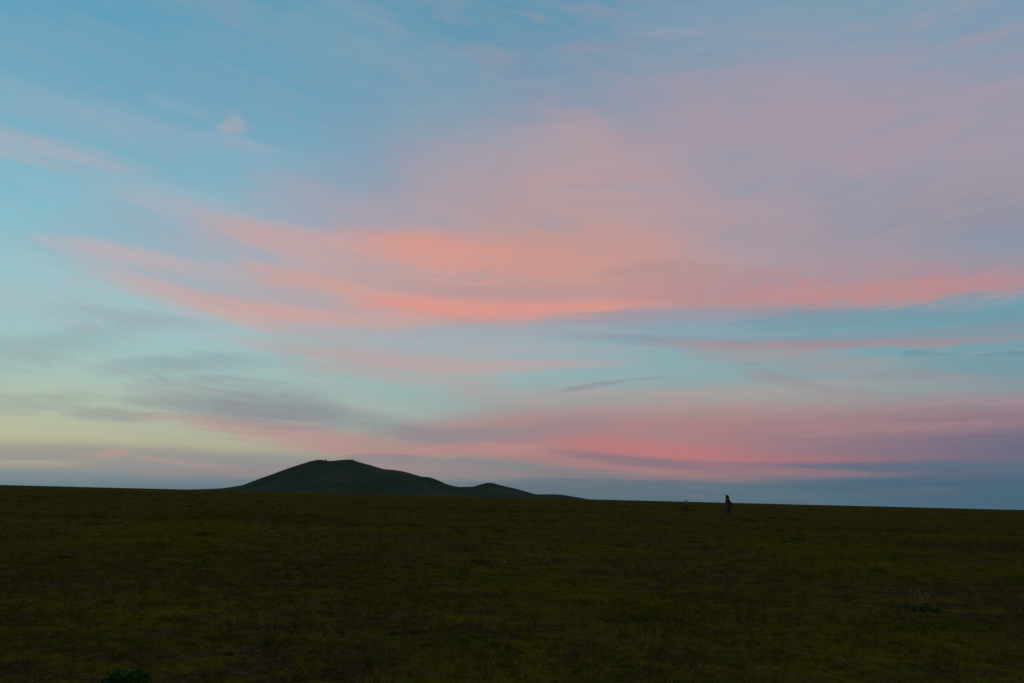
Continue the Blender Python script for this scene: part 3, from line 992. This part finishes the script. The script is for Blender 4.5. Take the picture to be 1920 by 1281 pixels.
# ------------------------------------------------------------------ tripod
M_TRI = plain('tripod_black', (.008, .011, .010), .7, .15, .2, 10)
M_GREY = plain('grey_plastic', (.12, .16, .18), .5, .4, .1, 10)
M_LENS = plain('lens_glass', (.01, .012, .016), .08, .6, .1, 10)
foot = on_ground(1288, 967.0)
S = foot.length / 1280.0        # metres per photograph pixel at this distance
tri = empty('tripod', foot)
tag(tri, 'thin black camera tripod standing on the plain left of the person', 'tripod')
APEX = Vector((-.03, 0, .80))
for fx, fy in ((-.30, -.06), (.02, .32), (.36, -.10)):
    f = Vector((fx, fy, .02))
    top_ = APEX + Vector((fx * .12, fy * .12, -.02))
    mid_ = top_.lerp(f, .52)
    bm = bmesh.new()
    tube(bm, top_, mid_, .030, .028, 8)
    tube(bm, mid_ + (top_ - f).normalized() * .05, mid_ - (top_ - f).normalized() * .02, .034, .034, 8)
    tube(bm, mid_, f, .022, .019, 8)
    lg = link('leg', mesh_of('leg', bm), M_TRI, tri)
    bm = bmesh.new()
    tube(bm, f + Vector((0, 0, .03)), f + Vector((0, 0, -.03)), .02, .016, 8)
    link('rubber_foot', mesh_of('rubber_foot', bm), M_TRI, lg)
bm = bmesh.new()
tube(bm, APEX + Vector((0, 0, -.14)), APEX + Vector((0, 0, .06)), .075, .058, 10)
link('hub', mesh_of('hub', bm), M_TRI, tri)
bm = bmesh.new()
tube(bm, APEX + Vector((0, 0, -.22)), APEX + Vector((-.01, 0, .28)), .017, .017, 8)
link('centre_column', mesh_of('centre_column', bm), M_GREY, tri)
bm = bmesh.new()
ball(bm, APEX + Vector((-.01, 0, .31)), (.035, .035, .04))
tube(bm, APEX + Vector((-.01, 0, .34)), APEX + Vector((-.01, 0, .365)), .042, .042, 10)
link('ball_head', mesh_of('ball_head', bm), M_TRI, tri)
bm = bmesh.new()
box(bm, (0, 0, .052), (.13, .07, .10), .012)
cam_t = empty('camera', foot + APEX + Vector((-.012, 0, .366)))
cam_t.name = 'small_camera'
tag(cam_t, 'small grey camera mounted on top of the thin tripod', 'camera')
link('camera_body', mesh_of('camera_body', bm), M_GREY, cam_t)
bm = bmesh.new()
tube(bm, (.066, 0, .05), (.12, 0, .05), .036, .034, 12)
link('lens', mesh_of('lens', bm), M_LENS, cam_t)

# ------------------------------------------------------------------ person


def skin_mesh(name, chains, mat, levels=2, root=0):
    """chains: lists of ((x,y,z), radius or (rx,ry)); a point given as an index continues an earlier vertex"""
    verts, edges, rad = [], [], []
    for ch in chains:
        prev = None
        for it in ch:
            if isinstance(it, int):
                i = it
            else:
                p_, r_ = it
                verts.append(p_)
                rad.append(r_ if isinstance(r_, tuple) else (r_, r_))
                i = len(verts) - 1
            if prev is not None:
                edges.append((prev, i))
            prev = i
    me = bpy.data.meshes.new(name)
    me.from_pydata(verts, edges, [])
    o = bpy.data.objects.new(name, me)
    COL.objects.link(o)
    sk = o.modifiers.new('skin', 'SKIN')
    sk.use_smooth_shade = True
    if not me.skin_vertices:
        me.attributes.new('skin', 'FLOAT', 'POINT')
    for i, v in enumerate(me.skin_vertices[0].data):
        v.radius = rad[i]
        v.use_root = (i == root)
    sb = o.modifiers.new('sub', 'SUBSURF')
    sb.levels = sb.render_levels = levels
    dg = bpy.context.evaluated_depsgraph_get()
    new = bpy.data.meshes.new_from_object(o.evaluated_get(dg))
    new.name = name
    bpy.data.objects.remove(o)
    new.materials.clear()
    new.materials.append(mat)
    return new


M_SKIN = plain('skin', (.20, .115, .08), .55, .3, .08, 20)
M_HAIR = plain('black_hair', (.006, .005, .005), .5, .3, .3, 40)
M_TROU = plain('grey_blue_trousers', (.024, .025, .034), .85, .1, .3, 14)
M_SHOE = plain('dark_shoe', (.02, .02, .022), .7, .2, .2, 20)
k = NT('brown_checked_top', .9, .08)
tcn = k.n('ShaderNodeTexCoord').outputs['Object']
wv = k.n('ShaderNodeTexWave', bands_direction='Z')
wv.inputs['Scale'].default_value = 5.0
wv.inputs['Distortion'].default_value = 1.5
k.l(tcn, wv.inputs['Vector'])
k.l(k.mix(k.ramp(wv.outputs[1], [(.35, (0, 0, 0)), (.6, (1, 1, 1))]), (.058, .036, .024), (.080, .032, .026)), k.b.inputs['Base Color'])
M_TOP = k.m
M_EYE = plain('eye', (.03, .02, .015), .2, .5, .1, 10)

# the person walks to the left (-x), leaning forward, one arm swinging back
FOOT = on_ground(1368, 970.6)
man = empty('person', FOOT)
man.scale = (1.12, 1.12, 1.0)
tag(man, 'person with dark hair in brown top and blue trousers walking left', 'person')
PEL = (0, 0, .86)
HL, HR = (-.01, -.085, .82), (.01, .085, .82)
KL, AL = (-.25, -.09, .46), (-.41, -.09, .09)      # leading leg, stretched forward
KR, AR = (.005, .09, .45), (.155, .09, .115)       # trailing leg, pushing off
CH, NK, HD = (-.075, 0, 1.21), (-.115, 0, 1.42), (-.135, 0, 1.545)
SL, SR = (-.10, -.165, 1.36), (-.10, .165, 1.36)
EL, WL = (.06, -.215, 1.12), (.185, -.20, .90)      # near arm swings back
ER, WR = (-.13, .22, 1.10), (-.19, .20, .87)        # far arm swings forward


def V(p_, q_, t_):
    return tuple(a + (b - a) * t_ for a, b in zip(p_, q_))


body = [
    [(PEL, (.095, .115)), ((-.03, 0, 1.02), (.10, .13)), (CH, (.115, .155)), ((-.105, 0, 1.34), (.085, .13)), (NK, .05), ((-.125, 0, 1.475), .058),
     (HD, (.092, .075)), ((-.132, 0, 1.625), (.078, .066))],
    [6, ((-.235, 0, 1.535), .014)],                                   # nose
    [6, ((-.205, 0, 1.468), .030)],                                   # chin
    [6, ((-.125, -.088, 1.54), .014)], [6, ((-.125, .088, 1.54), .014)],   # ears
    [0, (HL, .070), (V(HL, KL, .5), .074), (KL, .056), (V(KL, AL, .35), .054), (AL, .036), ((AL[0] - .06, AL[1], .045), .034), ((AL[0] - .15, AL[1], .075), .026)],
    [0, (HR, .070), (V(HR, KR, .5), .074), (KR, .056), (V(KR, AR, .35), .054), (AR, .036), ((AR[0] - .05, AR[1], .045), .034), ((AR[0] - .14, AR[1], .012), .026)],
    [3, (SL, .058), (V(SL, EL, .5), .046), (EL, .038), (V(EL, WL, .5), .034), (WL, .025), (V(WL, (.235, -.19, .83), .6), (.036, .018))],
    [3, (SR, .058), (V(SR, ER, .5), .046), (ER, .038), (V(ER, WR, .5), .034), (WR, .025), (V(WR, (-.205, .195, .79), .6), (.036, .018))],
]
# five fingers on each hand, lightly curled
nv = sum(1 for ch in body for it in ch if not isinstance(it, int))
# index of the palm vertices: last vertex of each arm chain
count, ends = 0, []
for ch in body:
    count += sum(1 for it in ch if not isinstance(it, int))
    ends.append(count - 1)
palms = (ends[7], ends[8])
for pi, (pc, dr) in zip(palms, ((Vector((.215, -.194, .858)), Vector((.45, .1, -.85))), (Vector((-.199, .197, .822)), Vector((-.18, -.05, -.98))))):
    dr.normalize()
    side = Vector((dr.z, 0, -dr.x)).normalized()
    curl = dr.cross(side) * (1 if dr.x > 0 else -1)
    for q, ln in zip((-1.5, -.5, .5, 1.5), (.068, .078, .074, .058)):
        p1 = pc + side * q * .020 + dr * .045
        p2 = p1 + dr * ln * .55 + curl * .008
        p3 = p2 + dr * ln * .42 + curl * .022
        body.append([pi, (tuple(p1), .0095), (tuple(p2), .0085), (tuple(p3), .0075)])
    p1 = pc + side * .044 - dr * .005
    p2 = p1 + side * .018 + dr * .035
    body.append([pi, (tuple(p1), .012), (tuple(p2), .0095)])
link('body', skin_mesh('body', body, M_SKIN, 1), M_SKIN, man)
top_ch = [
    [((-.01, 0, .67), (.185, .195)), ((-.03, 0, .97), (.150, .170)), (CH, (.155, .175)), ((-.105, 0, 1.345), (.115, .150)), ((-.112, 0, 1.41), .070)],
    [3, (SL, .080), (V(SL, EL, .5), .066), (EL, .058), (V(EL, WL, .5), .052), (V(WL, EL, .1), .044)],
    [3, (SR, .080), (V(SR, ER, .5), .066), (ER, .058), (V(ER, WR, .5), .052), (V(WR, ER, .1), .044)],
]
link('top', skin_mesh('top', top_ch, M_TOP, 2, 1), M_TOP, man)
tr_ch = [
    [((0, 0, .93), (.135, .160)), ((0, 0, .80), (.140, .165))],
    [1, (V(HL, KL, .25), .098), (V(HL, KL, .6), .084), (KL, .070), (V(KL, AL, .35), .070), (V(KL, AL, .92), .056)],
    [1, (V(HR, KR, .25), .098), (V(HR, KR, .6), .084), (KR, .070), (V(KR, AR, .35), .070), (V(KR, AR, .92), .056)],
]
link('trousers', skin_mesh('trousers', tr_ch, M_TROU, 2), M_TROU, man)
for AN_, toe in ((AL, (AL[0] - .17, AL[1], .085)), (AR, (AR[0] - .155, AR[1], .022))):
    sh_ch = [[((AN_[0] + .035, AN_[1], AN_[2] - .035), (.040, .046)), ((AN_[0] - .04, AN_[1], AN_[2] - .045), (.046, .050)), (toe, (.030, .042))]]
    link('shoe', skin_mesh('shoe', sh_ch, M_SHOE, 2), M_SHOE, man)
bm = bmesh.new()
ball(bm, (-.108, 0, 1.595), (.130, .122, .122), 16, 10)
ball(bm, (-.078, 0, 1.500), (.118, .128, .130), 16, 10)
ball(bm, (-.060, 0, 1.420), (.078, .112, .110), 16, 10)
tmp = bpy.data.objects.new('hair', mesh_of('hair', bm))
COL.objects.link(tmp)
rm = tmp.modifiers.new('join', 'REMESH')
rm.mode, rm.voxel_size, rm.use_smooth_shade = 'VOXEL', .018, True
sm = tmp.modifiers.new('even', 'SMOOTH')
sm.factor, sm.iterations = .6, 8
hm_ = bpy.data.meshes.new_from_object(tmp.evaluated_get(bpy.context.evaluated_depsgraph_get()))
hm_.name = 'hair'
bpy.data.objects.remove(tmp)
link('hair', hm_, M_HAIR, man)
for sy in (-.034, .034):
    bm = bmesh.new()
    ball(bm, (-.214, sy, 1.553), (.010, .013, .009), 8, 6)
    link('eye', mesh_of('eye', bm, True), M_EYE, man)
bm = bmesh.new()
ball(bm, (-.216, 0, 1.492), (.010, .024, .006), 8, 6)
link('mouth', mesh_of('mouth', bm, True), plain('lips', (.22, .075, .065), .5, .3, .1, 20), man)

# ------------------------------------------------------------------ air
bm = bmesh.new()
box(bm, (0, 0, 80), (12600, 12600, 163))
hz = link('haze', mesh_of('haze', bm))
tag(hz, 'thin blue evening haze over the plain', kind='stuff')
hm = bpy.data.materials.new('haze')
hm.use_nodes = True
hm.node_tree.nodes.clear()
pv = hm.node_tree.nodes.new('ShaderNodeVolumePrincipled')
pv.inputs['Color'].default_value = (.75, .88, 1.0, 1)
pv.inputs['Density'].default_value = 1.1e-5
ho = hm.node_tree.nodes.new('ShaderNodeOutputMaterial')
hm.node_tree.links.new(pv.outputs[0], ho.inputs['Volume'])
hz.data.materials.append(hm)
